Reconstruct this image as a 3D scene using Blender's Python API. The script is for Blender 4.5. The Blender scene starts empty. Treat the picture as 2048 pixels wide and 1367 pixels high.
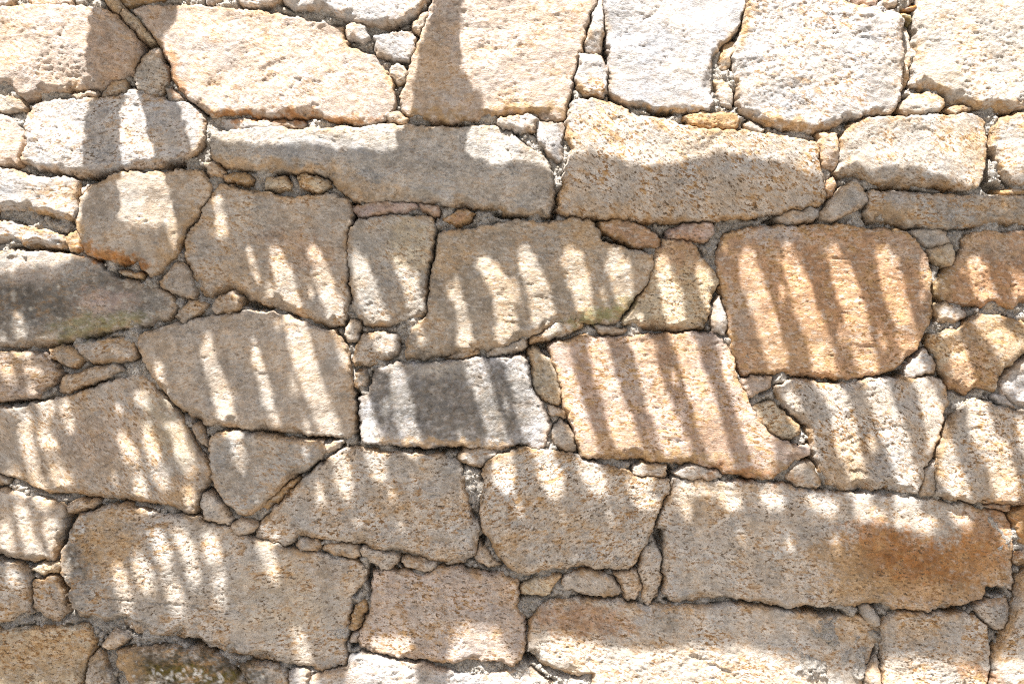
import bpy, math, random
import numpy as np

C = bpy.context.scene.collection
SC = bpy.context.scene
# ---------------------------------------------------------------- camera, sky, sun, exposure
PX = 0.0012            # metres of wall per survey unit (the survey of the stones is 2048 x 1367 units)
ZC = 1.40              # eye height: the survey's middle
def wx(px): return (px - 1024.0) * PX
def wz(py): return ZC + (683.5 - py) * PX

cam_data = bpy.data.cameras.new('camera')
cam = bpy.data.objects.new('camera', cam_data); C.objects.link(cam)
CAM_D = 3.3
cam.location = (0, -CAM_D - 0.015, ZC)
cam.rotation_euler = (math.radians(90), 0, 0)
cam_data.sensor_width = 36
cam_data.lens = 36 * CAM_D / (2048 * PX)
cam_data.clip_start = 0.05; cam_data.clip_end = 400
SC.camera = cam

SUN_D = np.array([0.235, 0.50, -0.95]); SUN_D /= np.linalg.norm(SUN_D)   # way the sunlight travels
elev = math.asin(-SUN_D[2]); az = math.atan2(-SUN_D[0], -SUN_D[1])       # azimuth from +y, clockwise
world = bpy.data.worlds.new("World"); SC.world = world; world.use_nodes = True
wn = world.node_tree; wn.nodes.clear()
sky = wn.nodes.new('ShaderNodeTexSky'); sky.sky_type = 'NISHITA'; sky.sun_disc = False
sky.sun_elevation = elev; sky.sun_rotation = az % (2*math.pi)
sky.air_density = 1.0; sky.dust_density = 3.0; sky.ozone_density = 0.4
bg = wn.nodes.new('ShaderNodeBackground'); bg.inputs['Strength'].default_value = 0.057
wo = wn.nodes.new('ShaderNodeOutputWorld')
wn.links.new(sky.outputs[0], bg.inputs[0]); wn.links.new(bg.outputs[0], wo.inputs[0])
sd_ = bpy.data.lights.new('sun', 'SUN'); sd_.energy = 4.7; sd_.angle = math.radians(0.50); sd_.color = (1.0, 0.975, 0.955)
sun = bpy.data.objects.new('sun', sd_); C.objects.link(sun); sun.location = (-1.5, -3, 6)
from mathutils import Vector
sun.rotation_euler = Vector(SUN_D).to_track_quat('-Z', 'Y').to_euler()
SC.view_settings.view_transform = 'Standard'; SC.view_settings.look = 'None'
SC.view_settings.exposure = 1.81; SC.view_settings.gamma = 1.0; SC.view_settings.use_curve_mapping = False
SC.render.engine = 'CYCLES'
SC.cycles.use_denoising = False; SC.cycles.filter_width = 1.15; SC.cycles.adaptive_threshold = 0.008
SC.cycles.max_bounces = 6; SC.cycles.diffuse_bounces = 4

rng = np.random.default_rng(11); random.seed(11)

# ---------------------------------------------------------------- noise
PERM = np.random.default_rng(5).permutation(4096).astype(np.int64)
def _h(ix, iy, s):
    return PERM[(PERM[(ix + s*131) & 4095] + iy*7 + s*17) & 4095]
def gnoise(x, y, s=0):
    ix = np.floor(x).astype(np.int64); iy = np.floor(y).astype(np.int64)
    fx = x - ix; fy = y - iy
    u = fx*fx*fx*(fx*(fx*6-15)+10); v = fy*fy*fy*(fy*(fy*6-15)+10)
    def g(a, b, dx, dy):
        t = _h(a, b, s) * (2*math.pi/4096.0)
        return np.cos(t)*dx + np.sin(t)*dy
    a = g(ix, iy, fx, fy); b = g(ix+1, iy, fx-1, fy); c = g(ix, iy+1, fx, fy-1); d = g(ix+1, iy+1, fx-1, fy-1)
    return ((a*(1-u)+b*u)*(1-v) + (c*(1-u)+d*u)*v) * 1.5
def fbm(x, y, s=0, o=3, gain=0.5):
    r = 0; a = 1.0
    for k in range(o):
        r = r + a*gnoise(x*2**k + 13.7*k, y*2**k - 5.1*k, s+k*3); a *= gain
    return r
def sstep(a, b, x):
    t = np.clip((x-a)/(b-a), 0, 1); return t*t*(3-2*t)

# ---------------------------------------------------------------- materials
def new_mat(name):
    m = bpy.data.materials.new(name); m.use_nodes = True
    nt = m.node_tree; nt.nodes.clear()
    out = nt.nodes.new('ShaderNodeOutputMaterial'); b = nt.nodes.new('ShaderNodeBsdfPrincipled')
    nt.links.new(b.outputs[0], out.inputs[0])
    b.inputs['Specular IOR Level'].default_value = 0.25
    b.inputs['Roughness'].default_value = 0.9
    return m, nt, b
def N(nt, t, **kw):
    n = nt.nodes.new(t)
    for k, v in kw.items(): setattr(n, k, v)
    return n
def noise(nt, vec, scale, detail=2.0, rough=0.5, dist=0.0):
    n = N(nt, 'ShaderNodeTexNoise'); n.inputs['Scale'].default_value = scale
    n.inputs['Detail'].default_value = detail; n.inputs['Roughness'].default_value = rough
    n.inputs['Distortion'].default_value = dist
    nt.links.new(vec, n.inputs['Vector']); return n.outputs['Fac']
def mrange(nt, v, a, b, c=0.0, d=1.0):
    n = N(nt, 'ShaderNodeMapRange'); n.interpolation_type = 'SMOOTHSTEP'
    for i, q in enumerate((a, b, c, d)): n.inputs[i+1].default_value = q
    nt.links.new(v, n.inputs[0]); return n.outputs[0]
def mul(nt, a, b, op='MULTIPLY'):
    n = N(nt, 'ShaderNodeMath', operation=op)
    for i, q in enumerate((a, b)):
        if isinstance(q, (int, float)): n.inputs[i].default_value = q
        else: nt.links.new(q, n.inputs[i])
    return n.outputs[0]
def mix(nt, f, a, b, mode='MIX'):
    n = N(nt, 'ShaderNodeMix', data_type='RGBA', blend_type=mode)
    if isinstance(f, (int, float)): n.inputs[0].default_value = f
    else: nt.links.new(f, n.inputs[0])
    for i, q in ((6, a), (7, b)):
        if isinstance(q, tuple): n.inputs[i].default_value = (*q, 1)
        else: nt.links.new(q, n.inputs[i])
    return n.outputs[2]
def obj_attr(nt, name):
    n = N(nt, 'ShaderNodeAttribute', attribute_type='OBJECT', attribute_name=name); return n.outputs['Fac']

def stone_material():
    m, nt, b = new_mat('weathered_granite')
    geo = N(nt, 'ShaderNodeNewGeometry')
    rot = N(nt, 'ShaderNodeVectorRotate', rotation_type='Y_AXIS')
    nt.links.new(geo.outputs['Position'], rot.inputs['Vector']); nt.links.new(obj_attr(nt, 'grain'), rot.inputs['Angle'])
    mp = N(nt, 'ShaderNodeMapping'); mp.inputs['Scale'].default_value = (0.62, 1, 1.25)
    nt.links.new(rot.outputs[0], mp.inputs[0]); P = mp.outputs[0]
    PW = geo.outputs['Position']
    tn = N(nt, 'ShaderNodeAttribute', attribute_type='GEOMETRY', attribute_name='tint'); tint = tn.outputs['Color']; clean = mrange(nt, tn.outputs['Alpha'], 0.0, 0.8, 0.12, 1.0)
    speck = obj_attr(nt, 'speck'); ochre = obj_attr(nt, 'ochre')
    # broad mottling of the stone
    big = mrange(nt, noise(nt, PW, 15, 4, 0.6), 0.3, 0.7, 0.76, 1.18)
    big = mul(nt, big, mrange(nt, noise(nt, PW, 48, 3, 0.6), 0.32, 0.68, 0.82, 1.14))
    vm = N(nt, 'ShaderNodeVectorMath', operation='SCALE'); nt.links.new(tint, vm.inputs[0]); nt.links.new(big, vm.inputs['Scale'])
    c = vm.outputs[0]
    # ochre veins, pale feldspar, dark mica
    clus = mrange(nt, noise(nt, PW, 15, 3, 0.6), 0.38, 0.62, 0.2, 1.5)
    och = mul(nt, mul(nt, ochre, clus), 1.0)
    of = mul(nt, mrange(nt, noise(nt, P, 60, 5, 0.68, 0.4), 0.47, 0.62), och)
    c = mix(nt, mul(nt, of, 0.85), c, (0.40, 0.25, 0.115))
    pf = mul(nt, mrange(nt, noise(nt, P, 95, 4, 0.65), 0.53, 0.60), mul(nt, clean, 0.40))
    c = mix(nt, pf, c, (0.56, 0.525, 0.47))
    o2 = mul(nt, mrange(nt, noise(nt, P, 135, 4, 0.65), 0.54, 0.61), och)
    c = mix(nt, o2, c, (0.23, 0.125, 0.05))
    clu2 = mrange(nt, noise(nt, PW, 24, 3, 0.6), 0.35, 0.6, 0.3, 1.2)
    d1 = mul(nt, mrange(nt, noise(nt, P, 140, 5, 0.70), 0.555, 0.60), mul(nt, mul(nt, speck, clu2), 0.08, 'ADD'))
    c = mix(nt, d1, c, (0.105, 0.068, 0.036))
    d2 = mul(nt, mrange(nt, noise(nt, PW, 400, 2, 0.6), 0.575, 0.64), mul(nt, speck, 0.5))
    c = mix(nt, d2, c, (0.07, 0.06, 0.055))
    nt.links.new(c, b.inputs['Base Color'])
    hb = mul(nt, noise(nt, P, 210, 5, 0.68), 1.0)
    hb = mul(nt, hb, mul(nt, noise(nt, PW, 520, 3, 0.6), 0.35), 'ADD')
    bump = N(nt, 'ShaderNodeBump'); bump.inputs['Distance'].default_value = 0.0042; bump.inputs['Strength'].default_value = 0.9
    nt.links.new(hb, bump.inputs['Height']); nt.links.new(bump.outputs[0], b.inputs['Normal'])
    return m
def mortar_material():
    m, nt, b = new_mat('lime_mortar')
    P = N(nt, 'ShaderNodeNewGeometry').outputs['Position']
    c = mix(nt, mrange(nt, noise(nt, P, 9, 4), 0.3, 0.7), (0.41, 0.38, 0.33), (0.55, 0.515, 0.46))
    c = mix(nt, mul(nt, mrange(nt, noise(nt, P, 60, 4, 0.6), 0.5, 0.66), 0.5), c, (0.58, 0.56, 0.52))
    c = mix(nt, mul(nt, mrange(nt, noise(nt, P, 260, 3, 0.6), 0.53, 0.62), 0.75), c, (0.17, 0.14, 0.11))
    c = mix(nt, mul(nt, mrange(nt, noise(nt, P, 120, 3, 0.6), 0.55, 0.62), 0.5), c, (0.36, 0.26, 0.16))
    nt.links.new(c, b.inputs['Base Color'])
    h = mul(nt, noise(nt, P, 160, 5, 0.72), mul(nt, noise(nt, P, 480, 3, 0.6), 0.4), 'ADD')
    bump = N(nt, 'ShaderNodeBump'); bump.inputs['Distance'].default_value = 0.009; bump.inputs['Strength'].default_value = 0.95
    nt.links.new(h, bump.inputs['Height']); nt.links.new(bump.outputs[0], b.inputs['Normal'])
    return m
def simple_material(name, a, bcol, scale, bumpd=0.004, rough=0.9):
    m, nt, b = new_mat(name)
    P = N(nt, 'ShaderNodeNewGeometry').outputs['Position']
    nt.links.new(mix(nt, mrange(nt, noise(nt, P, scale, 5, 0.6), 0.35, 0.65), a, bcol), b.inputs['Base Color'])
    bump = N(nt, 'ShaderNodeBump'); bump.inputs['Distance'].default_value = bumpd
    nt.links.new(noise(nt, P, scale*3, 4, 0.6), bump.inputs['Height']); nt.links.new(bump.outputs[0], b.inputs['Normal'])
    b.inputs['Roughness'].default_value = rough
    return m
M_STONE = stone_material(); M_MORTAR = mortar_material()
M_CORE = simple_material('rubble_core', (0.20, 0.17, 0.14), (0.30, 0.27, 0.23), 12)
M_GROUND = simple_material('pale_gravel', (0.22, 0.195, 0.165), (0.30, 0.265, 0.225), 30, 0.006)
M_WOOD = simple_material('grey_timber', (0.20, 0.15, 0.10), (0.30, 0.24, 0.17), 14, 0.003)
M_BARK = simple_material('cover_bark', (0.14, 0.10, 0.07), (0.22, 0.16, 0.11), 60, 0.004)  # bark of the added shade cover
M_LEAF = simple_material('cover_leaf', (0.05, 0.09, 0.03), (0.10, 0.14, 0.05), 20, 0.002, 0.6)  # foliage of the added shade cover

# ---------------------------------------------------------------- object helpers
def mesh_obj(name, V, F, mat, parent=None, loc=(0, 0, 0), smooth=True):
    me = bpy.data.meshes.new(name)
    V = np.asarray(V, dtype=np.float32); F = np.asarray(F, dtype=np.int32)
    me.vertices.add(len(V)); me.vertices.foreach_set('co', V.ravel())
    nf, k = F.shape
    me.loops.add(nf*k); me.loops.foreach_set('vertex_index', F.ravel())
    me.polygons.add(nf); me.polygons.foreach_set('loop_start', np.arange(0, nf*k, k, dtype=np.int32))
    me.polygons.foreach_set('loop_total', np.full(nf, k, dtype=np.int32))
    me.update(calc_edges=True)
    if smooth: me.polygons.foreach_set('use_smooth', np.ones(nf, dtype=bool))
    me.materials.append(mat)
    o = bpy.data.objects.new(name, me); C.objects.link(o); o.location = loc
    if parent is not None: o.parent = parent
    return o
def empty(name, loc, label, cat):
    o = bpy.data.objects.new(name, None); C.objects.link(o); o.location = loc
    o.empty_display_size = 0.2; o['label'] = label; o['category'] = cat; return o
BOXF = [(0,1,3,2),(4,6,7,5),(0,4,5,1),(2,3,7,6),(0,2,6,4),(1,5,7,3)]
def box_vf(a, b):
    V = [(x, y, z) for x in (a[0], b[0]) for y in (a[1], b[1]) for z in (a[2], b[2])]
    return V, BOXF
def chaikin(P, q=0.22, it=1):
    P = np.asarray(P, float)
    for _ in range(it):
        Q = np.roll(P, -1, axis=0)
        P = np.stack([P*(1-q)+Q*q, P*q+Q*(1-q)], axis=1).reshape(-1, 2)
    return P
def sdf(P, X, Y):
    """signed distance (positive inside) and unit vector from nearest edge point"""
    n = len(P); best = np.full(X.shape, 1e18); dxb = np.zeros(X.shape); dyb = np.zeros(X.shape)
    ins = np.zeros(X.shape, bool)
    for i in range(n):
        x1, y1 = P[i]; x2, y2 = P[(i+1) % n]
        ex, ey = x2-x1, y2-y1; L = ex*ex+ey*ey + 1e-9
        t = np.clip(((X-x1)*ex+(Y-y1)*ey)/L, 0, 1)
        qx = X-(x1+t*ex); qy = Y-(y1+t*ey); d = qx*qx+qy*qy
        m = d < best
        best = np.where(m, d, best); dxb = np.where(m, qx, dxb); dyb = np.where(m, qy, dyb)
        c = ((y1 > Y) != (y2 > Y))
        xi = x1 + (Y-y1)/((y2-y1) if abs(y2-y1) > 1e-9 else 1e-9)*ex
        ins ^= c & (X < xi)
    d = np.sqrt(best); s = np.where(ins, 1.0, -1.0)
    return d*s, dxb*s/(d+1e-6), dyb*s/(d+1e-6)

# ---------------------------------------------------------------- the survey of the stones
# albedo families
T = (0.415, 0.36, 0.29); P_ = (0.47, 0.395, 0.33); W = (0.46, 0.445, 0.42); G = (0.39, 0.36, 0.31)
GR = (0.50, 0.455, 0.385); O = (0.43, 0.28, 0.175); B = (0.36, 0.305, 0.232); GW = (0.39, 0.387, 0.38)
WG = (0.48, 0.44, 0.38); Y = (0.50, 0.43, 0.31); DK = (0.33, 0.315, 0.29); OC = (0.42, 0.285, 0.15); PK = (0.46, 0.36, 0.31)
RU = (0.35, 0.155, 0.045); DG = (0.145, 0.132, 0.112); MO = (0.22, 0.21, 0.09); MG = (0.44, 0.42, 0.39)
# colour, proudness (mm), speckle, ochre, label, outline
BIG = [
 (P_,26,.35,.5,'tan stone with its right third browner, at the upper left corner','-130,5 0,13 53,10 148,10 195,15 229,28 243,45 264,66 279,82 283,110 272,125 269,148 232,165 200,180 148,183 111,188 90,195 53,200 40,196 16,184 0,174 -120,150'),
 (P_,30,.3,.45,'large pale pinkish stone with an ochre lower edge','261,18 290,8 353,8 448,14 520,20 600,35 650,42 687,54 695,92 745,105 769,137 785,158 790,185 787,219 764,245 724,249 679,244 648,237 611,229 566,235 526,237 500,235 461,229 427,235 411,224 401,211 380,200 364,185 345,158 337,132 332,113 316,87 295,61 277,34'),
 (W,34,.35,.4,None,'560,-60 566,4 587,17 613,20 640,22 669,30 690,41 711,48 737,54 764,55 798,49 816,40 838,27 847,10 853,-60'),
 (P_,24,.3,.35,None,'-110,222 0,224 24,235 34,250 47,262 51,290 43,311 40,334 26,339 0,335 -100,330'),
 (W,26,.7,.5,'white speckled stone crossed by a dark vertical shadow','50,253 57,225 75,208 119,197 185,197 235,192 262,180 300,190 340,205 369,203 395,216 409,237 410,266 403,293 380,316 340,327 322,338 237,342 190,352 148,351 113,345 74,340 42,327 45,309 53,292'),
 (P_,32,.3,.5,'tall tan stone at the top with a brown shaded left side','890,-80 866,0 856,32 840,74 824,113 811,163 798,203 808,224 822,237 882,244 922,242 965,240 1000,231 1061,227 1087,239 1129,239 1142,190 1148,153 1156,119 1169,90 1172,65 1184,24 1194,0 1200,-80'),
 (GW,26,.35,.15,'pale grey fine-grained stone','1211,-80 1208,40 1216,79 1219,132 1219,182 1229,198 1253,208 1277,211 1330,219 1369,219 1403,224 1419,221 1427,206 1422,185 1422,142 1427,113 1448,87 1469,69 1482,40 1493,5 1493,-80'),
 (W,28,.5,.6,'large white stone with small pits','1496,-80 1490,34 1477,76 1464,116 1468,150 1472,171 1480,224 1508,242 1548,253 1574,258 1627,266 1656,261 1693,237 1727,232 1772,229 1795,216 1802,182 1803,150 1806,105 1801,74 1803,47 1795,32 1787,24 1745,16 1708,10 1677,0 1670,-60'),
 (WG,28,.3,.55,'creamy stone in the upper right corner','1832,21 1828,45 1832,87 1831,113 1827,148 1822,171 1851,179 1888,190 1903,206 1956,216 1996,224 2048,219 2150,215 2150,-80 1850,-80 1835,0'),
 (G,27,.4,.25,'long grey stone lying flat, light on its top edge','424,268 500,256 553,253 579,262 605,258 724,254 750,248 816,250 869,254 922,249 988,250 1025,266 1055,293 1087,311 1100,332 1108,360 1108,400 1100,433 1087,438 1061,433 1000,424 948,414 895,411 843,403 803,404 737,404 711,400 695,391 674,375 658,356 627,346 579,343 501,342 448,334 424,316'),
 (WG,30,.85,.95,'large speckled granite block, white above and orange-flecked below','1148,200 1185,198 1219,206 1253,216 1264,229 1303,232 1348,245 1395,257 1422,261 1488,260 1540,269 1587,277 1635,285 1637,316 1642,345 1654,377 1652,401 1640,412 1608,416 1561,425 1508,435 1422,441 1356,443 1303,447 1264,438 1185,437 1127,430 1113,417 1116,396 1127,370 1129,343 1142,303 1134,279 1132,250 1140,219'),
 (WG,33,.6,.9,'oblong cream stone with ochre flecks and rounded corners','1722,237 1772,232 1930,227 1956,229 1972,245 1974,264 1974,316 1970,350 1964,367 1954,380 1917,380 1864,373 1811,379 1766,375 1732,367 1714,355 1677,356 1669,346 1677,316 1682,277 1695,252'),
 (WG,28,.6,.8,None,'1985,264 1998,237 2022,227 2048,227 2150,225 2150,375 2048,373 2025,372 2001,346 1993,316 1977,298 1983,277'),
 (G,22,.4,.7,'long low grey and brown stone on the right','1736,382 1798,383 1917,388 2048,391 2150,392 2150,448 2048,449 1996,450 1943,455 1890,458 1811,454 1772,446 1736,446 1731,422 1737,405'),
 (W,30,.5,.6,None,'-110,330 0,338 34,341 66,354 132,354 156,359 159,377 162,393 158,417 153,440 132,442 105,436 60,424 20,420 0,424 -110,415'),
 (W,24,.3,.7,None,'-110,427 0,438 61,451 100,460 125,470 136,487 113,496 74,497 0,488 -110,480'),
 (T,29,.3,.4,'kite-shaped brown stone with a light patch in its middle','169,385 185,367 216,359 219,350 253,343 330,343 369,338 406,343 411,356 423,372 414,399 390,435 369,462 351,515 316,549 303,554 285,541 274,525 237,528 200,517 174,512 163,483 153,449 156,409'),
 (G,25,.4,.3,'dark mottled stone at the left edge with greenish patches','-130,497 0,499 53,501 145,507 185,517 211,541 237,557 277,562 308,575 348,591 354,615 340,636 290,652 224,661 185,673 137,686 79,698 0,694 -130,690'),
 (T,27,.4,.6,'tan stone with two bright light stripes','435,364 475,374 500,381 526,383 566,395 605,392 642,387 669,388 696,396 702,430 695,462 694,515 695,567 698,607 691,633 685,652 658,653 627,646 574,623 540,613 500,602 475,588 467,578 432,594 424,608 409,596 382,554 369,515 368,472 395,435 422,383'),
 (G,25,.5,.5,'squarish stone, grey on its left and yellowish on its right','696,459 716,438 753,433 803,428 843,432 864,435 874,462 866,493 856,546 853,594 855,628 830,641 777,652 737,653 716,638 703,607 700,567 692,515'),
 (B,27,.35,.4,'large brown-grey stone narrowing to a point on its right','880,464 935,457 1001,445 1032,438 1066,441 1100,446 1150,435 1182,441 1200,462 1206,486 1240,492 1277,501 1303,509 1306,530 1290,573 1264,602 1253,615 1240,640 1224,649 1171,646 1120,648 1095,655 1061,672 1038,682 988,698 925,706 888,712 830,722 811,717 814,683 820,660 856,630 858,590 864,541 877,488'),
 (Y,25,.7,.6,'arrowhead-shaped speckled stone with a brown top','1330,475 1382,483 1403,507 1432,546 1439,567 1427,594 1419,644 1406,657 1343,664 1316,660 1250,654 1245,641 1261,615 1285,583 1303,538 1311,501'),
 (O,31,.45,.85,'large rounded orange-brown stone with diagonal light stripes','1448,470 1488,455 1561,451 1640,449 1693,450 1745,457 1811,460 1832,482 1851,509 1864,541 1865,594 1868,625 1859,654 1843,673 1832,704 1798,736 1758,754 1693,760 1635,756 1574,749 1508,749 1488,754 1477,739 1464,696 1457,646 1446,594 1435,554 1431,515'),
 (O,24,.35,.5,'smooth brown stone at the right edge','1927,483 1919,515 1905,532 1888,544 1867,567 1869,594 1903,609 1956,616 2030,617 2048,607 2150,600 2150,450 2048,460 2009,464 1969,459 1943,467'),
 (Y,30,.6,1.0,'broken ochre stone at the right edge','1935,640 1956,630 2009,633 2048,646 2150,650 2150,715 2048,713 2016,736 1998,757 1990,783 1956,789 1930,790 1898,775 1885,749 1874,717 1858,690 1862,672 1900,658 1918,660'),
 (W,18,.5,.3,None,'2000,765 2017,738 2048,715 2140,715 2140,815 2048,818 2030,810 2005,795'),
 (P_,24,.7,.7,None,'-120,702 0,704 87,703 100,723 124,750 103,770 82,783 74,797 40,799 0,804 -120,800'),
 (T,28,.3,.35,'long brown-grey stone with three thin diagonal light stripes','270,672 343,647 395,638 448,628 500,621 540,624 574,631 627,652 669,663 685,686 699,704 701,749 708,783 713,828 710,865 698,878 671,873 579,865 500,860 475,857 409,852 369,828 343,804 303,760 291,738 277,704'),
 (T,27,.5,.6,'large brown stone dappled with small light spots','-130,816 0,815 32,815 92,799 158,786 224,760 264,749 290,752 303,770 343,812 364,839 395,899 419,928 424,960 401,984 398,1015 385,1029 369,1029 343,1015 290,1007 237,1002 171,994 132,989 90,986 53,968 26,955 0,949 -130,940'),
 (G,27,.35,.5,'wedge-shaped tan stone pointing downwards','417,880 435,865 475,862 540,868 566,874 642,881 654,902 642,918 613,939 587,949 553,986 521,1018 505,1031 493,1035 475,1031 453,1013 435,986 422,955 417,907'),
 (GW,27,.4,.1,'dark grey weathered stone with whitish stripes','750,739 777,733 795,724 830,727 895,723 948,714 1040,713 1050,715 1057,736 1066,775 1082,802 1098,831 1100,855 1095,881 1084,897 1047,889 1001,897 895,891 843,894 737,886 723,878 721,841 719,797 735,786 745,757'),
 (WG,22,.6,.8,None,'708,704 713,680 726,669 764,664 798,670 800,691 796,705 779,725 737,735 708,739 704,720'),
 ((0.47, 0.375, 0.31),30,.5,.8,'large pinkish tan stone striped with five diagonal light bands','1098,688 1148,675 1171,668 1208,675 1264,672 1316,668 1422,664 1448,681 1467,704 1472,736 1472,757 1490,786 1506,818 1538,868 1570,884 1621,896 1621,913 1595,923 1555,949 1534,960 1501,956 1448,944 1395,931 1343,928 1277,920 1166,918 1158,894 1145,855 1127,818 1121,770 1105,728'),
 (WG,25,.8,.85,'speckled cream stone with broad light bands','1553,775 1587,757 1627,762 1666,768 1732,762 1811,754 1877,756 1893,770 1898,807 1888,833 1885,862 1872,894 1867,915 1848,942 1845,968 1835,986 1811,990 1772,981 1732,981 1698,986 1658,978 1642,952 1629,918 1621,894 1613,855 1595,839 1569,815 1555,797'),
 (GR,27,.8,.8,None,'1927,807 1940,795 1961,799 1996,812 2035,820 2150,830 2150,1010 2048,1009 1983,1005 1903,1000 1874,992 1872,934 1874,899 1888,865 1903,833'),
 (T,26,.3,.35,None,'-130,975 0,978 53,990 105,1002 129,1010 132,1025 127,1060 113,1099 105,1123 87,1126 53,1123 21,1115 0,1112 -130,1108'),
 (GR,29,.75,.7,'very large speckled stone with a dark grey and ochre left end','140,1065 148,1041 158,1031 211,1012 250,1010 303,1025 356,1031 395,1033 414,1049 461,1054 475,1070 509,1078 574,1097 632,1107 698,1120 727,1131 732,1147 727,1163 706,1192 698,1231 695,1271 687,1292 694,1318 685,1334 658,1342 642,1346 616,1339 587,1337 553,1326 513,1321 448,1305 403,1289 374,1273 343,1281 303,1273 258,1265 237,1248 216,1250 190,1254 158,1242 140,1218 137,1178 121,1147 119,1107 129,1086'),
 (GR,23,.7,.8,None,'-120,1118 0,1123 40,1128 55,1140 60,1155 56,1192 62,1231 34,1239 11,1247 -120,1246'),
 (T,26,.7,.85,None,'62,1162 105,1152 117,1158 129,1192 135,1224 122,1240 108,1247 92,1244 64,1220 58,1195'),
 (Y,26,.8,1.0,'ochre-flecked stone in the lower left corner','-130,1258 0,1260 79,1255 171,1250 183,1262 193,1285 182,1312 165,1352 155,1400 -130,1420'),
 (GR,20,.7,.5,None,'182,1315 195,1297 208,1312 219,1333 227,1367 230,1410 165,1410 170,1360'),
 (G,25,.5,.6,'dark mossy stone with crumbs of white lichen at the bottom','232,1302 270,1294 343,1292 400,1297 440,1310 459,1325 480,1347 502,1370 500,1420 280,1420 255,1358 236,1330'),
 (G,22,.5,.5,None,'470,1330 500,1324 545,1330 572,1342 578,1370 580,1420 505,1420 490,1360'),
 (W,24,.5,.35,'pale stone at the bottom edge under a pinkish block','620,1352 690,1340 700,1314 724,1307 764,1313 816,1326 895,1340 948,1350 988,1348 1030,1338 1062,1336 1079,1352 1111,1368 1140,1420 620,1420'),
 (GR,28,.85,.7,'large speckled stone with a pointed lower left end','685,894 737,897 764,902 843,905 895,910 917,922 927,947 935,986 940,1021 950,1037 963,1060 953,1076 950,1110 935,1124 895,1130 808,1112 769,1105 711,1089 669,1085 619,1077 600,1076 584,1089 569,1093 532,1086 508,1078 508,1065 529,1033 561,1002 605,957 648,923 669,907'),
 (GR,29,.85,.8,'five-sided speckled granite stone','969,926 1001,907 1061,893 1087,898 1119,902 1158,912 1172,923 1224,934 1250,939 1270,955 1338,957 1339,986 1327,1007 1316,1030 1310,1045 1307,1065 1290,1099 1275,1123 1264,1139 1211,1138 1132,1135 1087,1144 1066,1152 1037,1151 1016,1134 998,1112 975,1075 963,1050 962,1028 966,986'),
 (GR,31,.75,.6,'very long granite block with a rust-orange stain','1343,957 1390,958 1448,961 1508,963 1574,968 1600,976 1653,983 1732,988 1838,994 1877,1002 1943,1009 1965,1018 2017,1028 2027,1047 2033,1086 2027,1134 2030,1155 2031,1178 2009,1176 1975,1170 1972,1192 1943,1205 1890,1218 1851,1223 1798,1218 1745,1210 1693,1215 1635,1214 1582,1217 1508,1205 1461,1197 1406,1197 1369,1205 1337,1205 1328,1189 1327,1139 1330,1099 1327,1062 1313,1054 1322,1023 1340,986'),
 (P_,30,.75,.75,'pinkish speckled block with light spots along its bottom','745,1144 777,1139 856,1147 874,1136 909,1134 975,1149 1001,1147 1030,1157 1034,1160 1037,1205 1050,1244 1049,1297 1045,1323 1016,1334 993,1325 948,1323 909,1329 830,1323 764,1310 724,1300 716,1284 721,1255 737,1226 740,1192 745,1165'),
 (GR,30,.6,.7,'long stone with a rusty upper left and sunlit lower half','1061,1239 1087,1205 1119,1198 1185,1199 1250,1202 1290,1213 1324,1211 1395,1212 1475,1209 1538,1215 1574,1221 1613,1228 1666,1236 1719,1231 1764,1255 1768,1281 1753,1305 1737,1337 1732,1367 1730,1420 1180,1420 1185,1362 1119,1347 1079,1329 1055,1305 1054,1271'),
 (GR,27,.8,.9,'squarish granite block near the lower right corner','1772,1236 1793,1223 1864,1226 1930,1226 1956,1234 1975,1252 1980,1297 1983,1329 1975,1367 1970,1420 1770,1420 1768,1350 1768,1318 1765,1257'),
 (GR,25,.7,.9,None,'2037,1155 2060,1140 2150,1135 2150,1420 1978,1420 1985,1334 1988,1305 2009,1256 2028,1225 2035,1195'),
 (OC,16,.5,.8,None,'2024,1022 2040,1015 2150,1012 2150,1095 2052,1100 2045,1090 2035,1062 2028,1045'),
 (GR,22,.7,.8,None,'2031,1108 2048,1100 2150,1100 2150,1135 2050,1136 2033,1128'),
]
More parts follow.
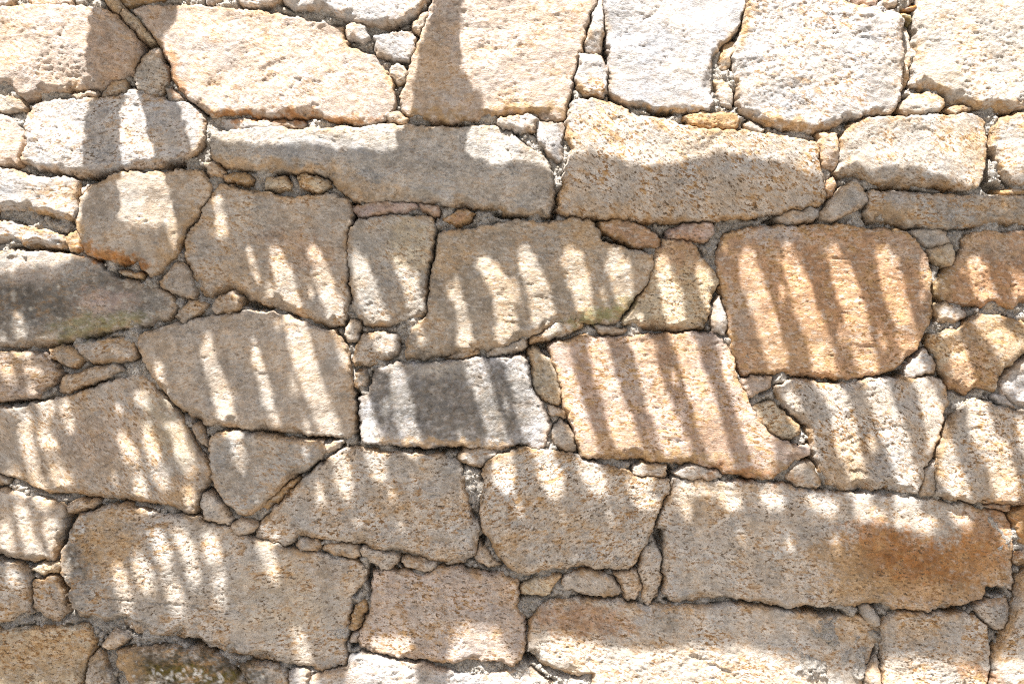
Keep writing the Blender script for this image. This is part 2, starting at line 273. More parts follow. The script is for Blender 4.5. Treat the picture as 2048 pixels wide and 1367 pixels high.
SMALL = [
 (OC,4,.3,.6,'215,-50 235,0 252,10 275,9 305,3 330,-10 340,-50'),(W,14,.4,.4,'395,-50 410,2 440,5 455,-5 460,-50'),
 (W,16,.4,.5,'470,-50 475,4 490,10 515,12 545,8 560,2 556,-50'),(W,14,.4,.5,'-60,-50 -60,5 0,10 15,11 27,6 30,-40'),
 (P_,18,.4,.6,'45,-40 57,8 75,14 100,15 125,10 140,3 150,-40'),
 (Y,14,.6,.4,'204,-5 222,-6 240,8 246,16 235,27 225,22'),(Y,17,.7,.4,'234,24 250,18 285,53 304,82 296,85 266,62 245,42'),
 (GR,20,.8,.5,'287,113 304,96 318,97 325,126 337,150 330,174 316,195 298,198 275,183 268,158 275,130'),
 (G,13,.4,.2,'330,175 343,171 366,200 348,210 334,203'),(T,16,.3,.5,'198,182 229,161 248,158 258,180 237,190 203,197'),
 (W,20,.4,.3,'137,190 179,181 195,185 192,196 158,197'),(WG,18,.5,.5,'-40,184 0,188 47,200 49,218 10,224 -40,222'),
 (W,25,.2,.3,'692,52 711,46 735,55 740,79 732,85 695,75'),(GW,20,.6,.1,'746,71 785,62 819,62 829,79 827,105 819,122 785,119 752,108'),
 (WG,18,.2,.3,'824,52 840,29 856,25 848,55 838,67 824,62'),(WG,18,.2,.6,'779,131 798,125 816,142 811,161 795,166 781,150'),
 (WG,15,.5,.4,'766,227 795,221 816,237 814,249 777,245'),(W,16,.2,.5,'1196,-20 1209,-10 1203,32 1208,60 1203,97 1190,108 1174,97 1174,76 1185,40'),
 (W,22,.2,.9,'1161,108 1200,111 1211,127 1217,130 1214,179 1203,194 1169,187 1156,174 1153,153 1161,127'),
 (WG,10,.3,.5,'1806,50 1822,60 1829,110 1822,140 1818,172 1808,178 1809,140 1806,100'),
 (MO,14,.3,.2,'1793,30 1820,26 1829,36 1820,46'),(PK,16,.3,.5,'1700,-10 1760,-12 1758,8 1735,12 1712,8'),
 (WG,14,.3,.6,'1770,-8 1795,-6 1795,8 1780,13 1772,8'),(RU,14,.3,.3,'1808,17 1830,9 1836,14 1825,19'),
 (WG,24,.3,.5,'1801,206 1824,187 1851,186 1888,195 1893,208 1877,221 1851,228 1811,229 1798,221'),(WG,18,.2,.4,'1895,216 1909,207 1948,214 1946,221 1911,227'),
 (WG,14,.2,.7,'1451,87 1467,78 1478,82 1476,97 1464,116 1459,132 1448,141 1436,137 1438,113'),
 (WG,14,.2,.6,'1427,158 1448,156 1461,169 1469,200 1464,214 1448,211 1432,190'),
 (OC,22,.5,.7,'1366,232 1390,226 1475,227 1480,245 1467,257 1422,259 1380,247'),(WG,14,.3,.5,'1488,245 1501,242 1535,257 1522,266 1493,258'),
 (W,24,.3,.4,'998,235 1053,227 1079,240 1066,261 1045,266 1010,257 994,250'),(GW,20,.4,.2,'1074,243 1129,245 1129,264 1124,290 1129,316 1121,324 1098,311 1079,285 1071,264'),
 (W,20,.3,.2,'413,250 440,237 520,238 570,240 605,237 616,246 600,252 560,256 500,258 430,262'),(WG,20,.2,.6,'408,325 430,322 447,345 440,355 415,348'),
 (P_,17,.2,.7,'1640,266 1675,268 1677,316 1668,340 1644,332 1638,295'),(OC,12,.4,.5,'2001,382 2048,375 2120,376 2120,392 2060,394 2035,393'),
 (G,24,.5,.2,'1642,430 1677,383 1711,359 1722,364 1735,391 1735,406 1714,420 1671,443 1645,441'),(G,18,.4,.2,'1553,438 1566,426 1629,414 1641,421 1642,435 1627,442 1563,447'),
 (O,10,.3,.5,'1655,360 1671,356 1679,370 1666,391 1654,396'),(OC,22,.2,.7,'129,475 156,459 161,478 167,496 156,505 137,499'),
 (W,14,.1,.1,'156,377 170,370 182,369 170,388 160,388'),(OC,12,.3,.4,'232,543 243,538 285,549 285,557 253,554'),
 (T,24,.4,.5,'316,565 351,528 366,525 382,554 393,583 390,596 377,596 351,583 324,578'),(T,20,.5,.6,'348,633 377,602 395,599 415,612 395,631 366,646'),
 (T,23,.5,.6,'424,620 435,594 469,580 480,596 477,617 459,631 446,622 435,632'),(OC,14,.4,.5,'440,350 488,346 504,356 501,367 448,360'),
 (Y,16,.6,.7,'528,351 571,354 583,370 582,379 529,379'),(Y,17,.7,.9,'592,350 605,345 658,364 661,374 632,384 603,377'),
 (PK,16,.5,.2,'695,414 750,401 830,406 835,414 811,425 719,432 703,422'),(PK,14,.4,.3,'837,406 864,409 880,422 877,430 866,432 843,420'),
 (O,18,.4,1.,'885,438 917,418 946,425 943,438 914,454 890,446'),(G,18,.6,.1,'687,670 700,638 719,644 716,681 695,687'),
 (O,20,.5,.7,'1200,446 1237,438 1264,443 1303,462 1322,478 1316,495 1277,495 1237,478 1203,462'),(PK,20,.7,.4,'1332,464 1364,449 1422,446 1427,464 1411,486 1369,478 1337,475'),
 (W,14,.1,.2,'1427,664 1427,628 1438,591 1448,615 1456,646 1451,668'),(WG,22,.2,.6,'1063,675 1113,644 1158,636 1165,654 1127,670 1066,685'),
 (WG,18,.3,.7,'1187,649 1227,652 1253,662 1245,670 1206,670'),(Y,20,.5,.5,'1853,501 1903,488 1914,517 1903,536 1885,530 1859,515'),
 (G,16,.3,.1,'1822,462 1870,455 1895,462 1905,488 1853,500 1838,485'),(WG,20,.4,.6,'1870,610 1888,602 1930,620 1932,631 1909,644 1874,644'),
 (W,22,.3,.5,'1811,739 1851,694 1874,728 1869,749 1814,754'),(W,12,.3,.5,'1990,784 2010,790 2038,817 2009,812 1985,797'),
 (T,20,.5,.7,'97,700 119,691 148,699 166,720 145,735 124,730 100,717'),(T,21,.6,.7,'142,686 250,674 266,686 271,717 237,725 185,729 158,710'),
 (T,22,.5,.6,'116,775 127,754 185,736 232,728 243,739 224,752 171,770 137,786 119,785'),(T,14,.5,.4,'382,852 395,848 409,865 415,897 403,889 385,868'),
 (GR,18,.6,.2,'404,990 420,984 445,1012 462,1040 460,1050 425,1046 410,1040 402,1015'),(G,18,.5,.3,'461,1052 482,1037 506,1041 514,1052 501,1069 480,1073 464,1065'),
 (OC,10,.4,.5,'521,1016 553,984 590,955 598,960 558,1000 529,1025'),(WG,16,.3,.5,'650,892 682,878 686,884 671,902 658,908 652,902'),
 (WG,17,.3,.6,'708,744 729,741 735,752 729,773 714,778 706,770'),(WG,18,.4,.7,'890,717 922,696 959,702 953,710 911,719'),
 (WG,18,.3,.5,'972,702 1010,688 1045,680 1057,682 1050,695 1030,705 1000,711 975,711'),
 (Y,18,.5,.5,'1058,699 1069,694 1103,720 1116,757 1124,789 1119,810 1087,804 1076,786 1066,762 1063,723'),
 (T,16,.3,.6,'1098,812 1105,810 1132,823 1129,836 1100,831'),(GR,12,.4,.3,'1105,852 1124,841 1148,870 1153,902 1142,905 1111,891 1103,878'),
 (WG,18,.5,.5,'1264,934 1290,926 1330,931 1330,952 1316,956 1266,950'),(WG,18,.5,.7,'1348,947 1361,934 1395,931 1448,947 1443,953 1422,961 1382,960'),
 (P_,20,.3,.3,'1482,760 1508,752 1547,753 1545,775 1508,794 1494,796'),(Y,20,.7,.9,'1508,812 1542,799 1600,854 1600,870 1579,881 1548,870 1516,839'),
 (GR,18,.4,.6,'1569,952 1598,928 1624,923 1645,968 1632,981 1595,971'),(GR,14,.6,.5,'1850,942 1871,920 1871,990 1862,993 1843,988 1847,965'),
 (G,12,.4,.3,'-60,950 0,952 14,960 10,970 -60,970'),(WG,18,.5,.7,'131,1012 145,1003 190,1000 193,1010 160,1024 135,1028'),
 (Y,15,.5,.7,'58,1138 90,1128 115,1127 119,1145 80,1148'),(GR,20,.7,.4,'206,1281 229,1263 256,1268 258,1279 237,1294 216,1301 206,1294'),
 (W,18,.4,.2,'577,1350 590,1339 616,1346 612,1370 605,1400 578,1400'),(WG,22,.4,.7,'914,913 932,897 975,893 994,902 990,913 969,926 959,936 935,928 914,918'),
 (GR,18,.6,.5,'590,1091 600,1078 632,1082 638,1089 634,1104 605,1099'),(GR,17,.6,.6,'640,1097 653,1085 711,1091 721,1112 708,1119 658,1107'),
 (GR,18,.6,.6,'719,1099 732,1097 798,1112 795,1126 782,1139 764,1139 727,1112'),(GR,18,.6,.6,'803,1118 830,1116 869,1126 869,1139 859,1144 808,1134'),
 (GR,18,.6,.3,'948,1107 959,1086 980,1107 1001,1132 975,1134 951,1118'),
 (GR,18,.8,.4,'1282,1126 1293,1091 1311,1083 1322,1112 1322,1152 1314,1192 1298,1215 1283,1197 1285,1165 1280,1152'),
 (GR,19,.7,.5,'1229,1149 1237,1141 1274,1141 1282,1176 1272,1199 1250,1197 1243,1170'),(GR,17,.5,.8,'1127,1163 1132,1149 1185,1141 1221,1155 1240,1176 1245,1192 1200,1193 1158,1186 1129,1178'),
 (Y,17,.6,.5,'1040,1170 1079,1157 1119,1148 1123,1157 1092,1192 1040,1189'),(OC,12,.5,.8,'698,1260 708,1218 727,1199 732,1215 721,1244 711,1263'),
 (GW,10,.2,.1,'698,1284 708,1268 719,1270 711,1287'),(GR,18,.5,.5,'1724,1215 1737,1210 1761,1234 1764,1252 1751,1252 1727,1228'),
 (WG,14,.4,.4,'1737,1345 1745,1330 1760,1318 1765,1350 1764,1420 1735,1420'),(G,24,.8,.2,'1956,1207 1985,1200 2014,1194 2022,1215 2009,1252 1996,1260 1980,1250 1957,1228'),
 (G,8,.3,.1,'1967,1012 1990,1009 2020,1008 2030,1014 2015,1023 1985,1022'),
]
# stains: x, y, rx, ry, angle(deg), colour, strength   (mineral stains, lichen, mortar smears, moss)
STAINS = [
 (1800,1120,150,62,8,RU,.97),(1850,1165,170,50,4,RU,.6),(1950,1110,70,45,0,(0.38,0.19,0.06),.7),(1660,1110,50,30,0,OC,.5),(1760,1080,60,45,30,RU,.7),(1970,1075,70,60,0,RU,.6),(1730,1175,90,40,0,OC,.7),(1900,1160,140,50,0,OC,.6),(1820,1130,110,36,8,(0.25,0.105,0.03),.75),(1940,1120,90,50,0,RU,.45),(1700,1130,60,50,0,OC,.5),(1360,500,50,40,0,RU,.5),(1390,560,40,60,0,OC,.4),(1960,680,90,60,0,RU,.4),(1940,760,60,40,0,RU,.5),(1980,560,90,60,0,RU,.3),(1240,850,60,60,0,RU,.35),(1300,700,120,30,0,(0.34,0.22,0.14),.5),(1330,730,60,90,-12,(0.34,0.20,0.11),.5),(1180,760,40,80,-12,(0.34,0.20,0.11),.4),(1420,860,60,70,-12,(0.34,0.20,0.11),.5),(60,740,70,40,0,OC,.35),(1420,1150,70,60,0,GR,.3),
 (1165,1238,110,34,5,RU,.55),(1330,1228,34,26,60,DG,.35),(1690,1265,70,30,10,OC,.45),(1660,1262,24,22,0,DK,.5),
 (160,1120,42,90,8,DG,.72),(190,1190,50,40,0,DK,.5),(225,1085,60,75,0,OC,.65),(166,1055,10,9,0,W,.7),(158,1145,9,8,0,W,.5),
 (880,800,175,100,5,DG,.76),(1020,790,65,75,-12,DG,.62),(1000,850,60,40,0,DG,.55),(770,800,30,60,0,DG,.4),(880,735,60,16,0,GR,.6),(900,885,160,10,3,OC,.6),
 (60,600,170,75,0,DG,.72),(220,575,100,40,25,DG,.62),(290,600,70,45,0,DG,.4),(80,530,120,30,0,DK,.5),(50,600,110,34,0,(0.09,0.085,0.075),.6),(210,590,40,24,30,(0.09,0.085,0.075),.5),(170,655,70,26,-12,MO,.55),(250,640,60,14,-10,MO,.5),(215,600,55,30,0,PK,.6),(60,540,60,30,0,P_,.4),
 (1560,470,70,22,0,MG,.7),(1480,620,34,50,-10,G,.45),(1660,490,40,16,0,G,.5),(1800,510,60,30,0,G,.3),(1580,700,90,50,0,OC,.3),(1780,600,60,90,0,RU,.22),
 (720,375,80,22,8,OC,.5),(560,335,160,12,3,OC,.55),(1000,425,120,10,5,OC,.5),(860,320,120,40,0,DK,.4),(640,300,130,30,0,GW,.55),(1000,290,60,25,0,GW,.4),
 (850,150,60,110,8,OC,.35),(880,230,90,14,0,OC,.75),(1060,220,90,14,0,OC,.85),(905,180,60,40,0,DK,.3),
 (360,1335,170,42,3,(0.05,0.04,0.02),.97),(380,1345,110,18,5,(0.13,0.10,0.015),.7),(260,1340,30,40,0,OC,.7),
 (600,500,90,34,20,RU,.28),(520,560,60,30,0,OC,.4),(480,430,50,40,0,GR,.5),(560,540,50,60,0,DK,.2),
 (1190,632,70,20,-18,MO,.65),(1235,615,40,20,-30,MO,.5),(900,520,50,40,0,OC,.3),(1080,500,70,40,0,DK,.3),(1160,470,40,40,0,OC,.4),
 (730,520,40,80,0,G,.5),(820,490,50,60,0,Y,.7),(1360,510,50,34,10,O,.55),(1330,620,60,30,0,Y,.5),
 (1950,500,90,30,0,B,.5),(1880,570,30,40,0,MO,.25),(1930,740,50,50,0,O,.6),(2000,660,60,20,0,OC,.5),
 (230,90,55,70,10,O,.45),(245,60,30,30,0,DK,.3),(600,235,180,12,2,RU,.7),(350,150,16,60,-20,RU,.6),(470,232,60,10,0,RU,.6),
 (100,445,90,26,8,OC,.9),(140,390,30,26,0,OC,.45),(230,515,80,16,14,RU,.8),(350,470,22,90,22,OC,.45),(200,440,30,60,0,DK,.25),
 (1400,400,260,46,-3,OC,.22),(1200,420,80,20,0,OC,.4),(1210,270,60,20,20,OC,.4),(1350,222,90,10,3,OC,.8),(1490,50,8,60,8,OC,.8),(1445,100,12,50,35,OC,.7),
 (1560,244,60,12,8,OC,.8),(1640,262,30,10,0,OC,.6),(1950,212,110,12,8,OC,.8),(1860,180,40,8,0,OC,.7),(1800,370,140,12,0,OC,.6),(1960,330,14,50,0,OC,.4),
 (1780,430,60,30,0,OC,.55),(1780,395,50,16,0,GW,.5),(1900,400,60,16,0,DK,.35),(2000,420,60,22,0,OC,.3),
 (1330,912,170,12,2,OC,.85),(1500,945,90,16,8,RU,.6),(1250,780,60,90,0,P_,.3),(1300,700,30,60,-15,O,.35),(1400,760,30,90,-15,O,.3),
 (40,1310,200,60,0,OC,.35),(440,1100,120,60,0,GR,.4),(560,1200,90,90,0,Y,.3),(200,1225,80,20,0,DK,.3),
 (930,640,90,60,0,T,.3),(850,1230,90,60,0,GR,.2),(935,1105,22,20,0,MG,.6),(1345,1165,22,36,0,MG,.7),(1290,1225,16,34,-30,MG,.7),(680,1310,18,14,0,MG,.6),
 (1100,1080,60,60,0,GR,.3),(1010,1090,40,50,0,OC,.4),(1560,930,30,14,0,OC,.5),(1690,950,60,30,0,OC,.5),(1755,930,24,24,30,MG,.8),(2000,900,70,90,0,P_,.3),
 (360,990,40,30,0,OC,.5),(60,960,70,30,0,OC,.35),(200,880,90,60,0,O,.25),(280,950,60,50,0,DK,.2),(330,860,40,90,-25,MO,.18),
 (2040,1030,60,50,0,RU,.5),(1700,990,180,11,3,MG,.7),(1450,962,60,9,3,MG,.6),(470,262,60,8,0,GW,.6),(1190,206,50,9,10,GW,.7),(1150,250,10,40,0,GW,.6),(120,206,70,9,0,GW,.6),(760,1318,60,9,8,W,.6),(1660,775,60,8,0,MG,.4),(640,30,60,6,10,GW,.5),(1740,236,60,7,0,GW,.5),
]
_l = random.Random(9)
STAINS += [(215,508,60,16,14,RU,.6),(1405,1322,34,9,28,OC,.5),(1470,1352,46,9,22,OC,.5),(1960,1345,60,16,20,RU,.6),(1880,650,40,20,0,OC,.4),(1640,560,120,120,0,RU,.25),(1230,880,60,30,0,OC,.4),(1420,300,120,30,0,OC,.25),(1950,300,60,40,0,OC,.3),(1700,900,60,40,0,OC,.45),(2000,950,50,40,0,OC,.45),(1830,1265,50,30,0,OC,.4),(1120,1050,60,60,0,OC,.25),(1410,1010,50,40,0,OC,.5),(620,1150,90,40,0,OC,.3),(100,1300,90,40,0,OC,.4),(790,1000,60,40,0,OC,.3)]
STAINS += [(_l.gauss(390, 55), _l.gauss(1348, 12), _l.uniform(2.5, 6), _l.uniform(2.5, 5), _l.uniform(0, 90), (0.62, 0.61, 0.56), 1.0) for _ in range(46)]
STAINS += [(_l.uniform(130, 190), _l.uniform(1040, 1180), _l.uniform(2, 6), _l.uniform(2, 5), 0, (0.5, 0.49, 0.45), .8) for _ in range(14)]
STAINS += [(_l.uniform(20, 330), _l.uniform(520, 660), _l.uniform(3, 9), _l.uniform(3, 7), 0, (0.46, 0.44, 0.38), .7) for _ in range(16)]
# scars: x, y, rx, ry, angle, depth (mm)
DENTS = [(1405,1322,32,7,28,6),(1470,1352,46,8,22,7),(1522,1340,26,5,18,5),(1300,1300,60,5,8,3),(215,508,52,13,14,9),(250,522,30,12,10,8),(540,158,20,6,-30,4),(592,165,16,6,-40,4),
 (630,215,12,8,0,5),(140,62,22,10,-45,4),(40,82,8,7,0,4),(880,60,10,5,0,3),(970,98,18,7,-15,4),(1060,150,16,5,20,3),(100,440,70,14,10,9),(1240,250,30,9,20,4),(1900,95,20,5,15,3),
 (1400,60,26,5,-30,4),(1300,35,26,6,-35,5),(1420,62,16,7,-20,4),(1850,265,30,6,12,3),(600,640,30,8,20,5),(980,560,14,4,10,3),(1700,600,30,6,-10,3),(1210,800,40,6,-15,3),(1960,780,30,9,-20,6),
 (1930,700,30,8,-30,6),(360,470,20,10,-50,4),(1770,860,50,7,-8,4),(1730,950,40,8,20,5),(880,1080,30,6,5,3),(430,1290,60,6,12,4),(1890,1175,50,5,8,4),(520,700,40,4,30,3)]
# cracks inside stones
CRACKS = [[(1886,1168),(1905,1160),(1925,1163),(1975,1172)],[(205,1195),(330,1205),(440,1222)],[(240,1235),(300,1250),(360,1272)],
          [(610,752),(624,742),(640,735)],[(1015,300),(1030,330),(1024,350)],[(1735,935),(1760,955),(1800,965)]]
HOLES = [(868,590,7,60,6),(1137,215,5,36,8),(862,12,7,36,12),(716,835,5,50,-2),(740,1152,7,22,0),(706,1282,6,18,10),(505,604,34,9,14),(706,408,12,7,20),(708,432,8,14,0),
 (1976,345,6,30,0),(1336,946,7,14,0),(1322,1072,9,20,10),(1288,1112,6,22,20),(427,992,9,16,-20),(962,1083,8,12,20),(1078,690,24,11,-10),(1045,705,22,7,0),
 (1056,1312,14,10,20),(1746,1316,8,16,20),(134,1050,8,44,12),(400,1287,44,8,14),(1109,430,5,12,0),(900,249,34,5,0),(1325,223,26,5,8),(1650,1225,40,7,6),(1925,1213,20,6,-14),
 (1992,1183,18,6,5),(1450,575,5,34,-12),(1302,560,6,40,20),(870,897,70,4,2),(1985,1300,5,18,0),(1190,1196,40,4,0),(230,353,60,5,-3),(80,499,60,4,3),(1187,440,10,6,30),
 (1020,430,30,4,5),(1560,440,30,5,-8),(1245,492,40,5,15),(1860,685,8,14,0),(1785,752,30,5,-20),(640,873,30,4,5),(590,948,10,5,-40),(1790,384,60,4,2),(1990,375,16,8,0),
 (30,801,40,5,0),(345,830,8,22,-35),(1345,1200,14,3,0),(1600,1216,30,4,0),(1885,225,12,5,0),(1740,228,30,4,-10),(560,352,8,12,0),(350,332,16,8,-20),(1210,60,3,60,2),
 (1130,760,4,40,-15),(1155,880,4,26,-15),(1872,900,4,28,12),(1622,915,4,16,-20),(1580,850,0.1,0.1,0),(1220,160,3,36,0),(640,1093,3,8,0),(801,1120,4,8,0),(640,346,40,4,10),
 (300,90,14,26,-30),(330,110,6,22,-20),(1490,760,4,12,0),(10,1118,60,4,5),(1900,1222,20,4,0)]
def poly(s): return [tuple(float(v) for v in p.split(',')) for p in s.split()]

# ---------------------------------------------------------------- wall
wall = empty('stone_wall', (0, 0, 0), 'dry-looking rubble wall of tan, white and grey granite stones with pale mortar and wedge stones', 'wall')
X0, X1, Y0, Y1 = -1300, 3350, -441, 1851           # survey extent of the wall
GX0, GX1, GY0, GY1 = -160, 2200, -100, 1452         # closely surveyed part
MS = 3
gx = np.arange(GX0, GX1+1, MS, dtype=float); gy = np.arange(GY0, GY1+1, MS, dtype=float)
near1 = np.full((len(gy), len(gx)), -400.0); near2 = near1.copy()
OS = 12
ox = np.arange(X0, X1+1, OS, dtype=float); oy = np.arange(Y0, Y1+1, OS, dtype=float)
onear = np.full((len(oy), len(ox)), -400.0)
CR = [(np.array(c, float)) for c in CRACKS]
sid = [0]
def make_stone(P, col, proud, speck, ochre, label=None, step=2.5, big=True, fine=True):
    sid[0] += 1; s = sid[0]
    P = chaikin(P, 0.08 if big else 0.05, 1)
    r0 = np.random.default_rng(s+500)
    pad = 16
    x0, y0 = P.min(0)-pad; x1, y1 = P.max(0)+pad
    xs = np.arange(x0, x1+step, step); ys = np.arange(y0, y1+step, step)
    X, Y = np.meshgrid(xs, ys)
    wxn = 3.8*gnoise(X/24, Y/24, 1) + 3.0*gnoise(X/10, Y/10, 2) + 1.6*gnoise(X/5, Y/5, 6)
    wyn = 3.8*gnoise(X/24, Y/24, 3) + 3.0*gnoise(X/10, Y/10, 4) + 1.6*gnoise(X/5, Y/5, 8)
    D, nx, ny = sdf(P, X+wxn, Y+wyn)
    D = D - (1.6 if big else 0.6)
    keep = D > -pad + 1
    proud = proud + (r0.uniform(-7, 9) if big else r0.uniform(-4, 5))
    r = np.random.default_rng(s)
    ang = r.uniform(-0.5, 0.25); ca, sa = math.cos(ang), math.sin(ang)
    U = X*ca + Y*sa; V = -X*sa + Y*ca
    cx, cy = P.mean(0)
    size = math.sqrt(max((x1-x0)*(y1-y0), 1)) - 2*pad
    k = 1.0 if big else 0.6
    H = np.full(X.shape, proud*0.001)
    tx = r.uniform(-1, 1)*0.045; ty = r.uniform(-0.6, 1.0)*0.055
    H += (tx*(X-cx) + ty*(Y-cy)) * PX * k
    H += 0.0085*k*fbm(X/150, Y/120, s+7, 2)
    H += 0.0030*k*fbm(U/60, V/40, s+9, 2)
    ledge = fbm(U/46, V/16, s+11, 2)
    H += 0.0014*k*np.tanh(ledge*3.5)*sstep(-0.1, 0.5, gnoise(X/110, Y/80, s+13))
    rg = r.uniform(0.55, 1.2)
    fs = r.uniform(0.85, 1.3)
    H += 0.0013*rg*fbm(U/11/fs, V/7.5/fs, 5, 3, 0.85)
    H -= 0.0024*sstep(0.36, 0.50, gnoise(U/5.5, V/3.9, 23))*sstep(-0.3, 0.5, gnoise(X/45, Y/40, s+15))
    H -= 0.0026*sstep(0.50, 0.60, gnoise(U/26, V/6, s+25))
    H -= 0.0022*sstep(0.32, 0.55, gnoise(U/8, V/5.5, 21))*rg
    if step < 3: H += 0.0013*rg*gnoise(X/4.2, Y/3.4, 31)
    for c in CR if (big and fine) else []:
        if c[:, 0].min() > x1 or c[:, 0].max() < x0 or c[:, 1].min() > y1 or c[:, 1].max() < y0: continue
        best = np.full(X.shape, 1e9)
        for a, b in zip(c[:-1], c[1:]):
            e = b-a; t = np.clip(((X-a[0])*e[0]+(Y-a[1])*e[1])/(e@e), 0, 1)
            best = np.minimum(best, np.hypot(X-a[0]-t*e[0]+2*gnoise(X/9, Y/9, 3), Y-a[1]-t*e[1]+2*gnoise(X/9, Y/9, 8)))
        H -= 0.006*np.exp(-(best/1.8)**2)
    for (dx0, dy0, ra, rb, an, dp) in DENTS if (big and fine) else []:
        if dx0 < x0 or dx0 > x1 or dy0 < y0 or dy0 > y1: continue
        a = math.radians(an); ex = X-dx0+7*gnoise(X/16, Y/16, 91)+3*gnoise(X/6, Y/6, 93); ey = Y-dy0+7*gnoise(X/16, Y/16, 92)+3*gnoise(X/6, Y/6, 94)
        u_ = (ex*math.cos(a)+ey*math.sin(a))/ra; v_ = (-ex*math.sin(a)+ey*math.cos(a))/rb
        q = np.sqrt(u_*u_+v_*v_)
        H -= dp*0.001*sstep(1.15, 0.8, q)*np.clip(0.75-0.4*v_, 0, 1.2)      # steep at the upper lip, running out below
    # worn arris, broken lower edge, flanks
    rr = (r.uniform(1.2, 4) if big else r.uniform(1.2, 3)) * np.clip(1 + 1.1*gnoise(X/38, Y/38, s+3), 0.25, 2.2)
    rr = np.minimum(rr, max(size*0.32, 4))
    t = np.clip(1 - D/rr, 0, 1)
    H -= (0.0065 if big else 0.005) * (1-np.sqrt(np.clip(1-t*t*0.98, 0, 1)))
    down = np.clip(-ny*1.15, 0, 1)
    cb = (r.uniform(8, 19) if big else r.uniform(3, 6)) * down * (1 + 0.9*gnoise(X/34, Y/34, s+5))
    cb = np.clip(cb, 0, size*0.3)
    H -= np.clip(cb - np.maximum(D, 0), 0, None)*PX*1.3
    side = np.clip(np.abs(nx) - 0.4, 0, 1)*(2 if big else 1)*(1+gnoise(X/30, Y/30, s+6))
    H -= np.clip(side - np.maximum(D, 0), 0, None)*PX*0.8
    # broad cleavage faces
    for _ in range(3 if big else 4):
        a_ = r.uniform(0, 6.283); dd = (X-cx)*math.cos(a_)+(Y-cy)*math.sin(a_); hw = size*0.5
        H = np.minimum(H, proud*0.001 + 0.002 - (r.uniform(0.06, 0.16) if big else r.uniform(0.2, 0.55))*(dd - hw*r.uniform(0.1, 0.8))*PX + 0.0012*gnoise(X/14, Y/10, s+90) + (0.004*k*fbm(X/90, Y/60, s+92, 2) if big else 0) + 0.0011*rg*fbm(U/11/fs, V/7.5/fs, 5, 3, 0.85))
    # spalls struck off the edge
    nP = len(P)
    for _ in range(int(r.integers(9, 18)) if big else 5):
        e = int(r.integers(0, nP)); u = r.uniform(); p0 = P[e]*(1-u)+P[(e+1) % nP]*u
        tv = P[(e+1) % nP]-P[e]; tv = tv/(np.hypot(*tv)+1e-6); nv = np.array([-tv[1], tv[0]])
        if nv@(np.array([cx, cy])-p0) < 0: nv = -nv
        a_ = r.uniform(-0.5, 0.5); nv = np.array([nv[0]*math.cos(a_)-nv[1]*math.sin(a_), nv[0]*math.sin(a_)+nv[1]*math.cos(a_)]); tv = np.array([-nv[1], nv[0]])
        sl = r.uniform(0.55, 1.2); dep = r.uniform(0.003, 0.011)*(1 if big else 0.6); wd = r.uniform(18, 60)*(1 if big else 0.5)
        su = (X-p0[0])*nv[0]+(Y-p0[1])*nv[1]; tu = (X-p0[0])*tv[0]+(Y-p0[1])*tv[1]; su = np.maximum(su, 0.75*D)
        pl = proud*0.001 - dep + sl*su*PX + dep*np.abs(tu/wd)**2.2 + 0.0012*gnoise(X/9, Y/7, s+80)
        H = np.where(D > 0, np.minimum(H, np.maximum(pl, min(0.009, proud*0.0006) + 0.0008*gnoise(X/6, Y/5, s+81))), H)
    H -= np.clip(-D, 0, 3)*0.0045 + np.clip(-D-3, 0, None)*0.013
    H = np.maximum(H, -0.075)
    # mineral colour
    col = np.array(col)
    j = 1 + r.uniform(-0.05, 0.05)
    Cc = np.broadcast_to(col*j, X.shape+(3,)).copy()
    m = 0.5+0.5*fbm(X/70, Y/60, s+40, 3)
    warm = np.array([1.06, 0.98, 0.90]); cool = np.array([0.93, 0.97, 1.04])
    Cc *= (warm*m[..., None] + cool*(1-m[..., None]))
    rind = sstep(13, 1, D + 7*gnoise(X/22, Y/22, s+60)) * (0.40 + 0.5*ochre) * sstep(-0.25, 0.25, gnoise(X/60, Y/60, s+61))
    Cc = Cc*(1-rind[..., None]) + np.array((0.41, 0.26, 0.125))*rind[..., None]
    stn = np.zeros(X.shape)
    if fine:
        fx = X + 16*gnoise(X/22, Y/22, 71) + 7*gnoise(X/8, Y/8, 72); fy = Y + 16*gnoise(X/22, Y/22, 73) + 7*gnoise(X/8, Y/8, 74)
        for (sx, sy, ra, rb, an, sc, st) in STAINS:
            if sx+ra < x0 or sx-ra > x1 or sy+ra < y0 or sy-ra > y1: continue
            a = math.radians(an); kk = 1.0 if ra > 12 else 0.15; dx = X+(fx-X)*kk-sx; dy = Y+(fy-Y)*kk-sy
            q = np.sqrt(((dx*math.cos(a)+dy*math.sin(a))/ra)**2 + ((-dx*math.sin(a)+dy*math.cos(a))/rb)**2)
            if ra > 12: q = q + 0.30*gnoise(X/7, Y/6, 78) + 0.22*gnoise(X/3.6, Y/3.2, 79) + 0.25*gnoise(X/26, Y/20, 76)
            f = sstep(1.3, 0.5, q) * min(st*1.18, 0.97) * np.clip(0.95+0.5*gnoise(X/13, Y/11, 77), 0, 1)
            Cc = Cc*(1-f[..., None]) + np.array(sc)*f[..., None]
            stn = np.maximum(stn, f)
